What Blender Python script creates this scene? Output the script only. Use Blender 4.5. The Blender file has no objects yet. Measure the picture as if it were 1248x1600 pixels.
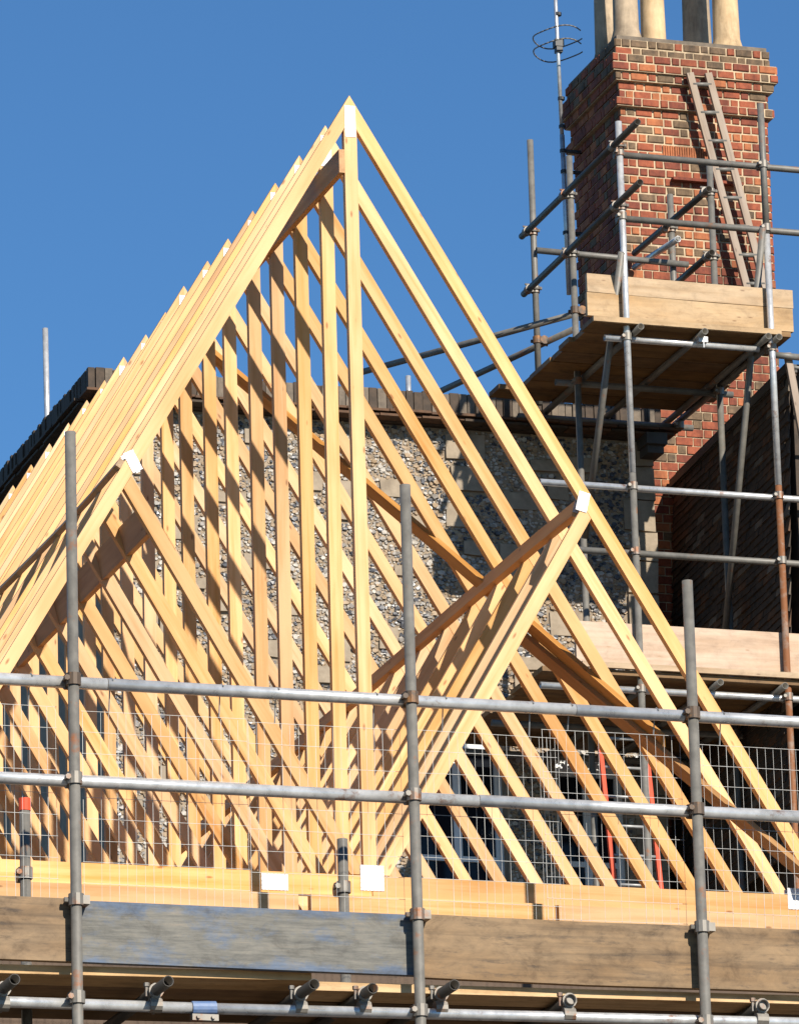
import bpy, math, random
from mathutils import Vector, Matrix
random.seed(11)
scn = bpy.context.scene
col = scn.collection

# ------------------------------------------------------------------ camera
YAW, PITCH, ROLL = 0.31782, 0.28802, -0.02883
fw = Vector((math.sin(YAW)*math.cos(PITCH), math.cos(YAW)*math.cos(PITCH), math.sin(PITCH)))
rt = fw.cross(Vector((0, 0, 1))).normalized()
up = rt.cross(fw)
r2 = rt*math.cos(ROLL) + up*math.sin(ROLL)
u2 = -rt*math.sin(ROLL) + up*math.cos(ROLL)
cd = bpy.data.cameras.new('camera')
cam = bpy.data.objects.new('camera', cd); col.objects.link(cam)
M3 = Matrix((r2, u2, -fw)).transposed()
cam.matrix_world = Matrix.Translation((-8.1612, -25.3808, -6.1888)) @ M3.to_4x4()
cd.sensor_fit = 'HORIZONTAL'; cd.sensor_width = 36.0
cd.lens = 9449.155/1248*36.0
cd.clip_start = 0.5; cd.clip_end = 5000
scn.camera = cam

# ------------------------------------------------------------------ sky, sun, exposure
SUNV = Vector((0.254, -1.0, 0.648)).normalized()      # towards the sun
elev = math.asin(SUNV.z); azim = math.atan2(SUNV.x, SUNV.y)
w = bpy.data.worlds.new('World'); scn.world = w; w.use_nodes = True
nt = w.node_tree; nt.nodes.clear()
sky = nt.nodes.new('ShaderNodeTexSky'); sky.sky_type = 'NISHITA'; sky.sun_disc = False
sky.sun_elevation = elev; sky.sun_rotation = azim
sky.air_density = 1.0; sky.dust_density = 0.0; sky.ozone_density = 4.0; sky.altitude = 60
bg = nt.nodes.new('ShaderNodeBackground'); bg.inputs['Strength'].default_value = 0.078
wo = nt.nodes.new('ShaderNodeOutputWorld')
tint = nt.nodes.new('ShaderNodeMix'); tint.data_type = 'RGBA'; tint.blend_type = 'MULTIPLY'; tint.inputs[0].default_value = 1.0
tint.inputs[7].default_value = (0.56, 0.88, 1.10, 1)      # clear, dry air: deeper blue everywhere
nt.links.new(sky.outputs[0], tint.inputs[6]); nt.links.new(tint.outputs[2], bg.inputs['Color']); nt.links.new(bg.outputs[0], wo.inputs['Surface'])
sd = bpy.data.lights.new('sun', 'SUN'); sd.energy = 5.0; sd.angle = math.radians(0.53); sd.color = (1.0, 0.93, 0.82)
so = bpy.data.objects.new('sun', sd); col.objects.link(so)
so.rotation_euler = SUNV.to_track_quat('Z', 'Y').to_euler(); so.location = (10, -40, 30)
scn.view_settings.view_transform = 'Standard'; scn.view_settings.look = 'None'
scn.view_settings.exposure = 0.45; scn.view_settings.gamma = 1.0
scn.view_settings.use_curve_mapping = False
scn.render.engine = 'CYCLES'
scn.cycles.max_bounces = 8; scn.cycles.diffuse_bounces = 4

# ------------------------------------------------------------------ materials
def newmat(name):
    m = bpy.data.materials.new(name); m.use_nodes = True
    n = m.node_tree.nodes; n.clear()
    o = n.new('ShaderNodeOutputMaterial'); b = n.new('ShaderNodeBsdfPrincipled')
    m.node_tree.links.new(b.outputs[0], o.inputs[0])
    return m, n, m.node_tree.links, b
def ramp(n, stops):
    r = n.new('ShaderNodeValToRGB')
    e = r.color_ramp.elements
    while len(e) < len(stops): e.new(0.5)
    for k, (p, c) in enumerate(stops): e[k].position = p; e[k].color = (*c, 1)
    return r
def coords(n, l, scale, rnd=True):
    tc = n.new('ShaderNodeTexCoord'); mp = n.new('ShaderNodeMapping')
    mp.inputs['Scale'].default_value = scale
    l.new(tc.outputs['Object'], mp.inputs['Vector'])
    if rnd:
        oi = n.new('ShaderNodeObjectInfo'); mu = n.new('ShaderNodeMath'); mu.operation = 'MULTIPLY'; mu.inputs[1].default_value = 57.0
        cx = n.new('ShaderNodeCombineXYZ')
        l.new(oi.outputs['Random'], mu.inputs[0])
        for k in range(3): l.new(mu.outputs[0], cx.inputs[k])
        l.new(cx.outputs[0], mp.inputs['Location'])
    return mp
def noise(n, l, mp, scale, detail=4, rough=0.55, dist=0.0):
    t = n.new('ShaderNodeTexNoise'); t.inputs['Scale'].default_value = scale
    t.inputs['Detail'].default_value = detail; t.inputs['Roughness'].default_value = rough; t.inputs['Distortion'].default_value = dist
    l.new(mp.outputs[0], t.inputs['Vector']); return t
def mix(n, l, fac, a, b, kind='MIX'):
    x = n.new('ShaderNodeMix'); x.data_type = 'RGBA'; x.blend_type = kind
    for s, v in ((0, fac), (6, a), (7, b)):
        if hasattr(v, 'links') or hasattr(v, 'is_linked'): l.new(v, x.inputs[s])
        elif s == 0: x.inputs[0].default_value = v
        else: x.inputs[s].default_value = (*v, 1)
    return x.outputs[2]
def bump(n, l, b, h, strength, dist):
    x = n.new('ShaderNodeBump'); x.inputs['Strength'].default_value = strength; x.inputs['Distance'].default_value = dist
    l.new(h, x.inputs['Height']); l.new(x.outputs[0], b.inputs['Normal'])

def timber(name, light, dark, knot, rough=0.6, vary=0.27, knots=True, streak=0.0, streakcol=(.1,.08,.06), stain=0.0):
    m, n, l, b = newmat(name)
    mp = coords(n, l, (1.1, 26, 26))
    g = noise(n, l, mp, 1.0, 5, 0.6, 0.4)
    r = ramp(n, [(0.30, dark), (0.52, light), (0.75, tuple(min(1, c*1.06) for c in light))])
    l.new(g.outputs[0], r.inputs[0])
    c = r.outputs[0]
    mb = coords(n, l, (1.0, 5, 5)); bl = noise(n, l, mb, 1.6, 3)
    rb = ramp(n, [(0.33, (0.72, 0.60, 0.46)), (0.58, (1, 1, 1))]); l.new(bl.outputs[0], rb.inputs[0])
    c = mix(n, l, 0.55, c, rb.outputs[0], 'MULTIPLY')
    if knots:
        mk = coords(n, l, (5.0, 14, 14)); v = n.new('ShaderNodeTexVoronoi'); v.inputs['Scale'].default_value = 1.0
        l.new(mk.outputs[0], v.inputs['Vector'])
        rk = ramp(n, [(0.045, (0.75, 0.75, 0.75)), (0.11, (0, 0, 0))]); l.new(v.outputs['Distance'], rk.inputs[0])
        c = mix(n, l, rk.outputs[0], c, knot)
    if streak:
        ms = coords(n, l, (5.5, 34, 34)); s = noise(n, l, ms, 1.2, 8, 0.75)
        rs = ramp(n, [(0.55, (0, 0, 0)), (0.67, (streak, streak, streak))]); l.new(s.outputs[0], rs.inputs[0])
        c = mix(n, l, rs.outputs[0], c, streakcol)
    if stain:
        mq = coords(n, l, (4.0, 6.5, 6.5)); sn = noise(n, l, mq, 1.5, 9, 0.74, 0.4)
        rq = ramp(n, [(0.34, (0.42, 0.38, 0.34)), (0.47, (0.86, 0.84, 0.82)), (0.66, (1.22, 1.18, 1.12))]); l.new(sn.outputs[0], rq.inputs[0])
        c = mix(n, l, stain, c, rq.outputs[0], 'MULTIPLY')
    oi = n.new('ShaderNodeObjectInfo'); mr = n.new('ShaderNodeMapRange')
    mr.inputs['To Min'].default_value = 1-vary; mr.inputs['To Max'].default_value = 1+vary*0.25
    l.new(oi.outputs['Random'], mr.inputs[0])
    hs = n.new('ShaderNodeHueSaturation'); l.new(c, hs.inputs['Color']); l.new(mr.outputs[0], hs.inputs['Value'])
    fr = n.new('ShaderNodeMath'); fr.operation = 'MULTIPLY_ADD'; fr.inputs[1].default_value = 7.31; fr.inputs[2].default_value = 0.17; l.new(oi.outputs['Random'], fr.inputs[0])
    fq = n.new('ShaderNodeMath'); fq.operation = 'FRACT'; l.new(fr.outputs[0], fq.inputs[0])
    sm = n.new('ShaderNodeMapRange'); sm.inputs['To Min'].default_value = 0.92; sm.inputs['To Max'].default_value = 1.14; l.new(fq.outputs[0], sm.inputs[0]); l.new(sm.outputs[0], hs.inputs['Saturation'])
    l.new(hs.outputs[0], b.inputs['Base Color'])
    b.inputs['Roughness'].default_value = rough
    b.inputs['Specular IOR Level'].default_value = 0.25
    bump(n, l, b, g.outputs[0], 0.25, 0.002)
    return m
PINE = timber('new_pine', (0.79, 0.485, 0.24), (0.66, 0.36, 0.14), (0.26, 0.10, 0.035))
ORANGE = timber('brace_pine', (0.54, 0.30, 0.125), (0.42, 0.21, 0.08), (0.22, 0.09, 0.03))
OLDPINE = timber('weathered_pine', (0.50, 0.34, 0.20), (0.36, 0.23, 0.13), (0.10, 0.06, 0.03), streak=0.4)
BOARD = timber('scaffold_board_pale', (0.48, 0.35, 0.22), (0.40, 0.28, 0.165), (0.20, 0.12, 0.065), vary=0.12, stain=0.45, streak=0.45, streakcol=(.25,.16,.085))
CREAM = timber('scaffold_board_cream', (0.62, 0.455, 0.325), (0.53, 0.375, 0.26), (0.42, 0.26, 0.15), vary=0.1, stain=0.4, streak=0.3, streakcol=(.45,.3,.2))
DECK = timber('deck_board', (0.25, 0.15, 0.07), (0.16, 0.092, 0.042), (0.12, 0.07, 0.035), stain=0.7, vary=0.4, streak=0.5)
GREYBOARD = timber('grey_weathered_board', (0.245, 0.172, 0.105), (0.135, 0.095, 0.06), (0.13, 0.09, 0.06), vary=0.1, streak=0.8, streakcol=(.075,.055,.04), stain=0.85)
EDGE = timber('deck_edge', (0.66, 0.46, 0.26), (0.50, 0.32, 0.16), (0.22, 0.12, 0.06), stain=0.5, vary=0.25, streak=0.4, streakcol=(.25,.15,.08))

def blue_board():
    m, n, l, b = newmat('worn_blue_paint')
    mp = coords(n, l, (4.5, 9, 9)); a = noise(n, l, mp, 1.3, 9, 0.72, 0.2)
    mg = coords(n, l, (5, 60, 60)); g = noise(n, l, mg, 1.0, 7, 0.7)
    wood = ramp(n, [(0.3, (0.085, 0.078, 0.062)), (0.55, (0.17, 0.155, 0.12)), (0.8, (0.25, 0.195, 0.13))]); l.new(g.outputs[0], wood.inputs[0])
    paint = ramp(n, [(0.3, (0.055, 0.085, 0.145)), (0.7, (0.10, 0.15, 0.24))]); l.new(g.outputs[0], paint.inputs[0])
    # paint survives along the two long edges and in patches
    tc = n.new('ShaderNodeTexCoord'); sp = n.new('ShaderNodeSeparateXYZ'); l.new(tc.outputs['Object'], sp.inputs[0])
    ab = n.new('ShaderNodeMath'); ab.operation = 'ABSOLUTE'; l.new(sp.outputs['Z'], ab.inputs[0])
    mr = n.new('ShaderNodeMapRange'); mr.inputs['From Min'].default_value = 0.078; mr.inputs['From Max'].default_value = 0.14
    mr.inputs['To Max'].default_value = 0.2; l.new(ab.outputs[0], mr.inputs[0])
    ad = n.new('ShaderNodeMath'); ad.operation = 'ADD'; l.new(a.outputs[0], ad.inputs[0]); l.new(mr.outputs[0], ad.inputs[1])
    rf = ramp(n, [(0.51, (0.12, 0.12, 0.12)), (0.69, (0.85, 0.85, 0.85))]); l.new(ad.outputs[0], rf.inputs[0])
    c = mix(n, l, rf.outputs[0], wood.outputs[0], paint.outputs[0])
    mq = coords(n, l, (4.0, 6.5, 6.5)); sn = noise(n, l, mq, 1.6, 9, 0.74, 0.4)
    rq = ramp(n, [(0.34, (0.5, 0.47, 0.44)), (0.48, (0.9, 0.9, 0.88)), (0.66, (1.2, 1.17, 1.12))]); l.new(sn.outputs[0], rq.inputs[0])
    c = mix(n, l, 0.8, c, rq.outputs[0], 'MULTIPLY')
    l.new(c, b.inputs['Base Color']); b.inputs['Roughness'].default_value = 0.7
    bump(n, l, b, g.outputs[0], 0.3, 0.002)
    return m
BLUE = blue_board()

def steel(name, base, metallic, rough, rust=0.0, rustcol=(0.25, 0.10, 0.04)):
    m, n, l, b = newmat(name)
    mp = coords(n, l, (7, 7, 7)); a = noise(n, l, mp, 2.0, 5, 0.65)
    r = ramp(n, [(0.3, tuple(c*0.68 for c in base)), (0.62, base), (0.8, tuple(min(1, c*1.15) for c in base))]); l.new(a.outputs[0], r.inputs[0])
    c = r.outputs[0]
    if rust:
        m2 = coords(n, l, (3, 3, 3)); d = noise(n, l, m2, 2.3, 6, 0.7)
        rr = ramp(n, [(0.62-rust*0.3, (0, 0, 0)), (0.74-rust*0.3, (1, 1, 1))]); l.new(d.outputs[0], rr.inputs[0])
        c = mix(n, l, rr.outputs[0], c, rustcol)
    l.new(c, b.inputs['Base Color'])
    b.inputs['Metallic'].default_value = metallic
    rg = n.new('ShaderNodeMapRange'); rg.inputs['To Min'].default_value = rough-0.1; rg.inputs['To Max'].default_value = rough+0.16
    l.new(a.outputs[0], rg.inputs[0]); l.new(rg.outputs[0], b.inputs['Roughness'])
    return m
GALV = steel('galvanised_tube', (0.66, 0.65, 0.63), 0.45, 0.27, 0.03)
DULL = steel('dull_tube', (0.185, 0.172, 0.148), 0.1, 0.5, 0.08)
SHADETUBE = steel('shade_darkened_tube', (0.06, 0.052, 0.043), 0.1, 0.5, 0.1)  # tube steel with shade put into its colour, for side rails and transoms
RUST = steel('rusty_tube', (0.32, 0.22, 0.16), 0.3, 0.6, 0.75)
COUP = steel('coupler_steel', (0.26, 0.235, 0.20), 0.4, 0.5, 0.35)
RCOUP = steel('rusty_coupler', (0.12, 0.085, 0.06), 0.3, 0.6, 0.35, (0.28, 0.13, 0.045))

WIRE = steel('mesh_wire', (0.36, 0.355, 0.34), 0.4, 0.45)
MAST = steel('aerial_tube', (0.66, 0.67, 0.68), 0.6, 0.32)

def plain(name, c1, c2, scale=6, rough=0.8, bmp=0.0, obj=True):
    m, n, l, b = newmat(name)
    mp = coords(n, l, (1, 1, 1), obj); a = noise(n, l, mp, scale, 6, 0.65)
    r = ramp(n, [(0.32, c1), (0.68, c2)]); l.new(a.outputs[0], r.inputs[0])
    l.new(r.outputs[0], b.inputs['Base Color']); b.inputs['Roughness'].default_value = rough
    if bmp: bump(n, l, b, a.outputs[0], 0.6, bmp)
    return m
BLACK = plain('black_plastic', (0.02, 0.02, 0.022), (0.04, 0.04, 0.04), rough=0.5)
REDP = plain('red_paint', (0.66, 0.06, 0.02), (0.74, 0.09, 0.03), rough=0.7)
BLUEP = plain('blue_coupler_paint', (0.06, 0.13, 0.30), (0.16, 0.22, 0.34), 20, rough=0.5)
def punched():
    m, n, l, b = newmat('nail_plate')
    mp = coords(n, l, (1, 1, 1)); a = noise(n, l, mp, 40, 5, 0.6)
    r = ramp(n, [(0.35, (0.46, 0.46, 0.46)), (0.6, (0.66, 0.66, 0.655))]); l.new(a.outputs[0], r.inputs[0])
    tc = n.new('ShaderNodeTexCoord'); sp = n.new('ShaderNodeSeparateXYZ'); l.new(tc.outputs['Object'], sp.inputs[0])
    o = []
    for ax, per in (('X', .017), ('Z', .021)):
        u = n.new('ShaderNodeMath'); u.operation = 'MULTIPLY'; u.inputs[1].default_value = 6.2832/per; l.new(sp.outputs[ax], u.inputs[0])
        v = n.new('ShaderNodeMath'); v.operation = 'SINE'; l.new(u.outputs[0], v.inputs[0]); o.append(v)
    p = n.new('ShaderNodeMath'); p.operation = 'MULTIPLY'; l.new(o[0].outputs[0], p.inputs[0]); l.new(o[1].outputs[0], p.inputs[1])
    rs = ramp(n, [(0.25, (0, 0, 0)), (0.45, (1, 1, 1))]); l.new(p.outputs[0], rs.inputs[0])
    c = mix(n, l, rs.outputs[0], r.outputs[0], (0.36, 0.355, 0.35))
    l.new(c, b.inputs['Base Color']); b.inputs['Roughness'].default_value = 0.45; b.inputs['Metallic'].default_value = 0.25
    return m
PLATE = punched()
WHITEP = plain('white_window_paint', (0.68, 0.68, 0.66), (0.80, 0.80, 0.78), rough=0.5)

FMORT = plain('flint_mortar', (0.20, 0.15, 0.10), (0.35, 0.27, 0.185), 12, bmp=0.01)
def weathered(name, c1, c2, scale, bmp):
    m, n, l, b = newmat(name)
    mp = coords(n, l, (1, 1, 1)); a = noise(n, l, mp, scale, 6, 0.65)
    r = ramp(n, [(0.32, c1), (0.68, c2)]); l.new(a.outputs[0], r.inputs[0])
    ms = coords(n, l, (7, 7, 1.6), False); st = noise(n, l, ms, 1.0, 8, 0.7, 0.3)      # soot and rain streaks
    rs = ramp(n, [(0.36, (0.36, 0.33, 0.30)), (0.50, (0.86, 0.85, 0.84)), (0.64, (1.12, 1.10, 1.06))]); l.new(st.outputs[0], rs.inputs[0])
    c = mix(n, l, 0.7, r.outputs[0], rs.outputs[0], 'MULTIPLY')
    l.new(c, b.inputs['Base Color']); b.inputs['Roughness'].default_value = 0.85
    bump(n, l, b, a.outputs[0], 0.6, bmp)
    return m
BR = [weathered('red_brick', (0.22, 0.050, 0.022), (0.35, 0.092, 0.038), 28, 0.003),
      weathered('orange_brick', (0.33, 0.098, 0.035), (0.46, 0.160, 0.060), 28, 0.003),
      weathered('dark_red_brick', (0.14, 0.034, 0.018), (0.25, 0.060, 0.028), 28, 0.003),
      weathered('burnt_brick', (0.11, 0.068, 0.036), (0.21, 0.135, 0.072), 30, 0.003),
      weathered('weathered_brick', (0.075, 0.052, 0.030), (0.21, 0.13, 0.072), 16, 0.004)]
MORTAR = weathered('lime_mortar', (0.43, 0.32, 0.195), (0.60, 0.46, 0.30), 22, 0.006)
POT = weathered('buff_chimney_pot', (0.50, 0.34, 0.18), (0.66, 0.48, 0.28), 7, 0.002)
POTG = weathered('stained_chimney_pot', (0.30, 0.23, 0.155), (0.55, 0.42, 0.28), 5, 0.002)
FL = [plain('black_flint', (0.025, 0.025, 0.03), (0.10, 0.10, 0.11), 30, rough=0.35),
      plain('grey_flint', (0.15, 0.13, 0.11), (0.30, 0.265, 0.225), 30, rough=0.5),
      plain('white_flint', (0.32, 0.28, 0.23), (0.54, 0.49, 0.42), 30, rough=0.6),
      plain('brown_flint', (0.24, 0.16, 0.09), (0.42, 0.30, 0.18), 30, rough=0.6)]
STONE = plain('buff_stone', (0.23, 0.18, 0.125), (0.37, 0.295, 0.21), 9, bmp=0.004)
RTILE = [plain('brown_tile', (0.033, 0.023, 0.015), (0.080, 0.052, 0.032), 14, bmp=0.003),
         plain('grey_tile', (0.10, 0.078, 0.056), (0.20, 0.155, 0.11), 14, bmp=0.003),
         plain('clay_tile', (0.065, 0.034, 0.017), (0.135, 0.064, 0.028), 14, bmp=0.003)]
LEAD = plain('grey_lead', (0.045, 0.042, 0.038), (0.085, 0.078, 0.07), 5, rough=0.6)
RENDER = plain('brown_wall', (0.07, 0.045, 0.03), (0.13, 0.085, 0.055), 5)
GROUND = plain('packed_ground', (0.055, 0.048, 0.04), (0.10, 0.085, 0.065), 0.6)
def glass():
    m, n, l, b = newmat('dark_glass'); b.inputs['Base Color'].default_value = (0.012, 0.014, 0.018, 1); b.inputs['Roughness'].default_value = 0.06; b.inputs['Specular IOR Level'].default_value = 0.15
    return m
GLASS = glass()

# ------------------------------------------------------------------ mesh helpers
class MB:
    def __init__(s): s.v = []; s.f = []; s.m = []
    def add(s, vs, fs, mi=0):
        o = len(s.v); s.v += [tuple(p) for p in vs]; s.f += [tuple(i+o for i in q) for q in fs]; s.m += [mi]*len(fs); return s
    def box(s, x0, x1, y0, y1, z0, z1, mi=0):
        return s.add([(x0,y0,z0),(x1,y0,z0),(x1,y1,z0),(x0,y1,z0),(x0,y0,z1),(x1,y0,z1),(x1,y1,z1),(x0,y1,z1)],
                     [(0,3,2,1),(4,5,6,7),(0,1,5,4),(1,2,6,5),(2,3,7,6),(3,0,4,7)], mi)
    def tube(s, a, b, r, seg=12, hollow=0.0, mi=0, r2=None):
        a = Vector(a); b = Vector(b); d = (b-a).normalized()
        e = d.orthogonal().normalized(); g = d.cross(e)
        r2 = r if r2 is None else r2
        def ring(c, q): return [c + (e*math.cos(2*math.pi*k/seg) + g*math.sin(2*math.pi*k/seg))*q for k in range(seg)]
        vs = ring(a, r) + ring(b, r2); fs = [(k, (k+1) % seg, seg+(k+1) % seg, seg+k) for k in range(seg)]
        if hollow:
            vs += ring(a, r-hollow) + ring(b, r2-hollow)
            for k in range(seg):
                j = (k+1) % seg
                fs += [(2*seg+k, 3*seg+k, 3*seg+j, 2*seg+j), (k, 2*seg+k, 2*seg+j, j), (seg+k, seg+j, 3*seg+j, 3*seg+k)]
        else: fs += [tuple(range(seg))[::-1], tuple(range(seg, 2*seg))]
        return s.add(vs, fs, mi)
    def wire(s, a, b, r): return s.tube(a, b, r, 4)
    def lathe(s, c, prof, seg=20, mi=0, closed=False):
        n = len(prof); vs = []; fs = []
        for (r, z) in prof:
            vs += [(c[0]+r*math.cos(2*math.pi*k/seg), c[1]+r*math.sin(2*math.pi*k/seg), c[2]+z) for k in range(seg)]
        for i in range(n-1):
            for k in range(seg):
                j = (k+1) % seg; fs.append((i*seg+k, i*seg+j, (i+1)*seg+j, (i+1)*seg+k))
        return s.add(vs, fs, mi)
    def prism(s, poly, y0, y1, mi=0):     # poly in (x, z)
        n = len(poly); vs = [(x, y0, z) for x, z in poly] + [(x, y1, z) for x, z in poly]
        fs = [tuple(range(n)), tuple(range(n, 2*n))[::-1]] + [(k, n+k, n+(k+1) % n, (k+1) % n) for k in range(n)]
        return s.add(vs, fs, mi)
    def mesh(s, name, mats, smooth=False):
        me = bpy.data.meshes.new(name); me.from_pydata(s.v, [], s.f)
        for m in (mats if isinstance(mats, (list, tuple)) else [mats]): me.materials.append(m)
        me.polygons.foreach_set('material_index', s.m)
        if smooth: me.polygons.foreach_set('use_smooth', [len(f) == 4 for f in s.f])
        me.update(); return me
def link(name, me, parent=None, mw=None):
    o = bpy.data.objects.new(name, me); col.objects.link(o)
    if mw is not None: o.matrix_basis = mw
    if parent is not None:
        o.parent = parent
        r = parent
        loc = Vector((0, 0, 0))
        while r is not None: loc += base_of.get(r.name, Vector((0, 0, 0))); r = None
        o.matrix_parent_inverse = world_of(parent).inverted()
    return o
base_of = {}
def world_of(o):
    m = o.matrix_basis.copy()
    if o.parent is not None: m = world_of(o.parent) @ o.matrix_parent_inverse @ m
    return m
def tag(o, label=None, cat=None, group=None, kind=None):
    for k, v in (('label', label), ('category', cat), ('group', group), ('kind', kind)):
        if v: o[k] = v
    return o
def root(name, loc, label, cat, group=None):
    o = bpy.data.objects.new(name, None); col.objects.link(o); o.location = loc; o.empty_display_size = 0.2
    return tag(o, label, cat, group)
def obj(name, mb, mats, parent=None, smooth=False):
    return link(name, mb.mesh(name, mats, smooth), parent)
def frame(p0, d, upv):      # local x along d, z towards upv
    d = Vector(d).normalized(); y = Vector(upv).cross(d).normalized(); z = d.cross(y)
    m = Matrix((d, y, z)).transposed().to_4x4(); m.translation = Vector(p0); return m
def beam(name, p0, p1, wid, thk, upv, mat, parent=None, pts=None, chips=0.0):
    """a timber from p0 to p1, wid measured along upv, thk across; pts: list of (t, side, up) bows"""
    p0 = Vector(p0); p1 = Vector(p1); m = frame(p0, p1-p0, upv); L = (p1-p0).length
    st = pts or [(0, 0, 0), (1, 0, 0)]
    mb = MB(); vs = []; fs = []
    b = min(0.004, thk*0.15)
    for (t, a, c) in st:
        x = t*L
        for (sy, sz) in ((-1,-1),(1,-1),(1,1),(-1,1)):
            vs.append((x, a+sy*thk/2, c+sz*wid/2))
    n = len(st)
    for k in range(n-1):
        o = 4*k
        for i in range(4): fs.append((o+i, o+(i+1) % 4, o+4+(i+1) % 4, o+4+i))
    fs.append((3,2,1,0)); fs.append((4*n-4, 4*n-3, 4*n-2, 4*n-1))
    mb.add(vs, fs)
    return link(name, mb.mesh(name, mat), parent, m)
def member(name, poly, d, y0, y1, mat, parent):
    """flat truss member: polygon in (X, Z), grain along d"""
    d = Vector((d[0], 0, d[1])).normalized(); p0 = Vector((poly[0][0], y0, poly[0][1]))
    m = frame(p0, d, (-d.z, 0, d.x) if d.x > 0 else (d.z, 0, -d.x))
    inv = m.inverted(); n = len(poly)
    vs = [inv @ Vector((x, y0, z)) for x, z in poly] + [inv @ Vector((x, y1, z)) for x, z in poly]
    fs = [tuple(range(n)), tuple(range(n, 2*n))[::-1]] + [(k, n+k, n+(k+1) % n, (k+1) % n) for k in range(n)]
    mb = MB(); mb.add(vs, fs)
    me = mb.mesh(name, mat)
    import bmesh
    bm = bmesh.new(); bm.from_mesh(me); bmesh.ops.recalc_face_normals(bm, faces=bm.faces); bm.to_mesh(me); bm.free()
    return link(name, me, parent, m)

# ------------------------------------------------------------------ ground and the house below the new roof
GZ = -7.8
g = MB(); g.add([(-900,-900,GZ),(900,-900,GZ),(900,900,GZ),(-900,900,GZ)], [(0,1,2,3)])
tag(obj('ground', g, GROUND), kind='structure')
h = root('house_under_repair', (0, 3.4, GZ), 'brown house walls and added pine bounce floor below the new roof trusses', 'house')
m = MB(); m.box(-2.32, 2.32, 0.05, 7.1, GZ, -0.225); obj('wall', m, RENDER, h)
y = 0.07
while y < 7.0:
    m = MB(); m.box(-2.06, 2.06, y, y+.145, -0.221, -0.199+random.uniform(-.003,.003)); obj('bounce_floorboard', m, PINE, h); y += .15  # unseen pine boards added to bounce warm light onto the shaded timber
for s in (-1, 1): beam('wall_plate', (s*2.12, -0.02, -0.162), (s*2.12, 7.1, -0.162), 0.118, 0.10, (0,0,1), PINE, h)

# ------------------------------------------------------------------ roof trusses
H, T, V, TH = 3.757, 1.6716, 0.117, 0.038
S, NT = 0.40, 18
XF = 2.42
def plate(mb, cx, cz, w_, h_, ang, y, dy=0.0025):
    c, s = math.cos(ang), math.sin(ang)
    P = [(cx+a*c-b*s, cz+a*s+b*c) for a, b in ((-w_/2,-h_/2),(w_/2,-h_/2),(w_/2,h_/2),(-w_/2,h_/2))]
    mb.prism(P, y-dy if y < 0.02 else y, y if y < 0.02 else y+dy)
    # punched rows of slots
    return mb
ordinals = ['nearest', 'second', 'third', 'fourth', 'fifth', 'sixth', 'seventh', 'eighth', 'ninth', 'tenth', 'eleventh', 'twelfth', 'thirteenth', 'fourteenth', 'fifteenth', 'sixteenth', 'seventeenth', 'rearmost']
skip = []
def make_truss():
    t = root('roof_truss', (0, 0, -0.1), 'nearest pine roof truss, at the front of the row, with white nail plates', 'roof truss', 'new pine roof trusses')
    for s in (1, -1):
        P = [(0, H), (s*XF, H-T*XF), (s*XF, H-V-T*XF), (0, H-V)]
        member('rafter', P, (s, -T), 0, TH, PINE, t)
    kw = 0.031
    member('king_post', [(-kw, 0), (-kw, H-V-0.006-T*kw), (0, H-V-0.006), (kw, H-V-0.006-T*kw), (kw, 0)], (0, 1), 0.0, TH, PINE, t)
    # struts from the foot of the king post to the middle of each rafter
    wv = 0.063/math.cos(math.atan(T))
    for s in (1, -1):
        x1 = (H-V+0.0)/(2*T); zt = H-V-T*x1 - 0.003
        a0 = kw+0.003
        P = [(s*a0, T*a0*0.5), (s*x1, zt), (s*(x1+0.037), zt-T*0.037), (s*(a0+0.058), 0.003), (s*a0, 0.003)]
        member('strut', P, (s, T), 0.001, TH-0.001, PINE, t)
    for (x0, x1) in ((-2.24, 0.006), (0.010, 2.24)):
        member('bottom_chord', [(x0, -0.1), (x1, -0.1), (x1, -0.001), (x0, -0.001)], (1, 0), 0.0, TH, PINE, t)
    a = math.atan(T)
    for (cx, cz, w_, h_, ang) in ((0.0, H-0.130, 0.052, 0.155, 0), (-1.082, H-V-T*1.082+0.055, 0.10, 0.052, -(math.pi/2-a)-0.55+0.0), (1.088, H-V-T*1.085+0.008, 0.055, 0.095, -0.25),
                                  (0.008, -0.012, 0.112, 0.118, 0), (-0.452, -0.050, 0.125, 0.075, 0), (-2.1, -0.02, 0.16, 0.1, 0), (2.1, -0.02, 0.16, 0.1, 0)):
        for y in (-0.0006, TH+0.0006):
            mb = MB(); plate(mb, cx, cz, w_, h_, ang, y)
            me = mb.mesh('nail_plate', PLATE)
            import bmesh
            bm = bmesh.new(); bm.from_mesh(me); bmesh.ops.recalc_face_normals(bm, faces=bm.faces); bm.to_mesh(me); bm.free()
            o_ = link('nail_plate', me, t)
            if abs(abs(cx)-1.08) < .02: skip.append(o_)
    return t
truss0 = make_truss()
ZK = [3.757, 3.749, 3.746, 3.743, 3.735, 3.733, 3.742, 3.747, 3.730, 3.731, 3.736, 3.733, 3.740, 3.731, 3.733, 3.736, 3.735, 3.733]   # ridge heights as set by eye on site
DY = [0, 0, .012, .016, .008, .026, .012, .027, .007, -.010, .001, -.001, -.013, -.026, -.023, -.01, 0, 0]
kids = [c for c in col.objects if c.parent == truss0]
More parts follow.
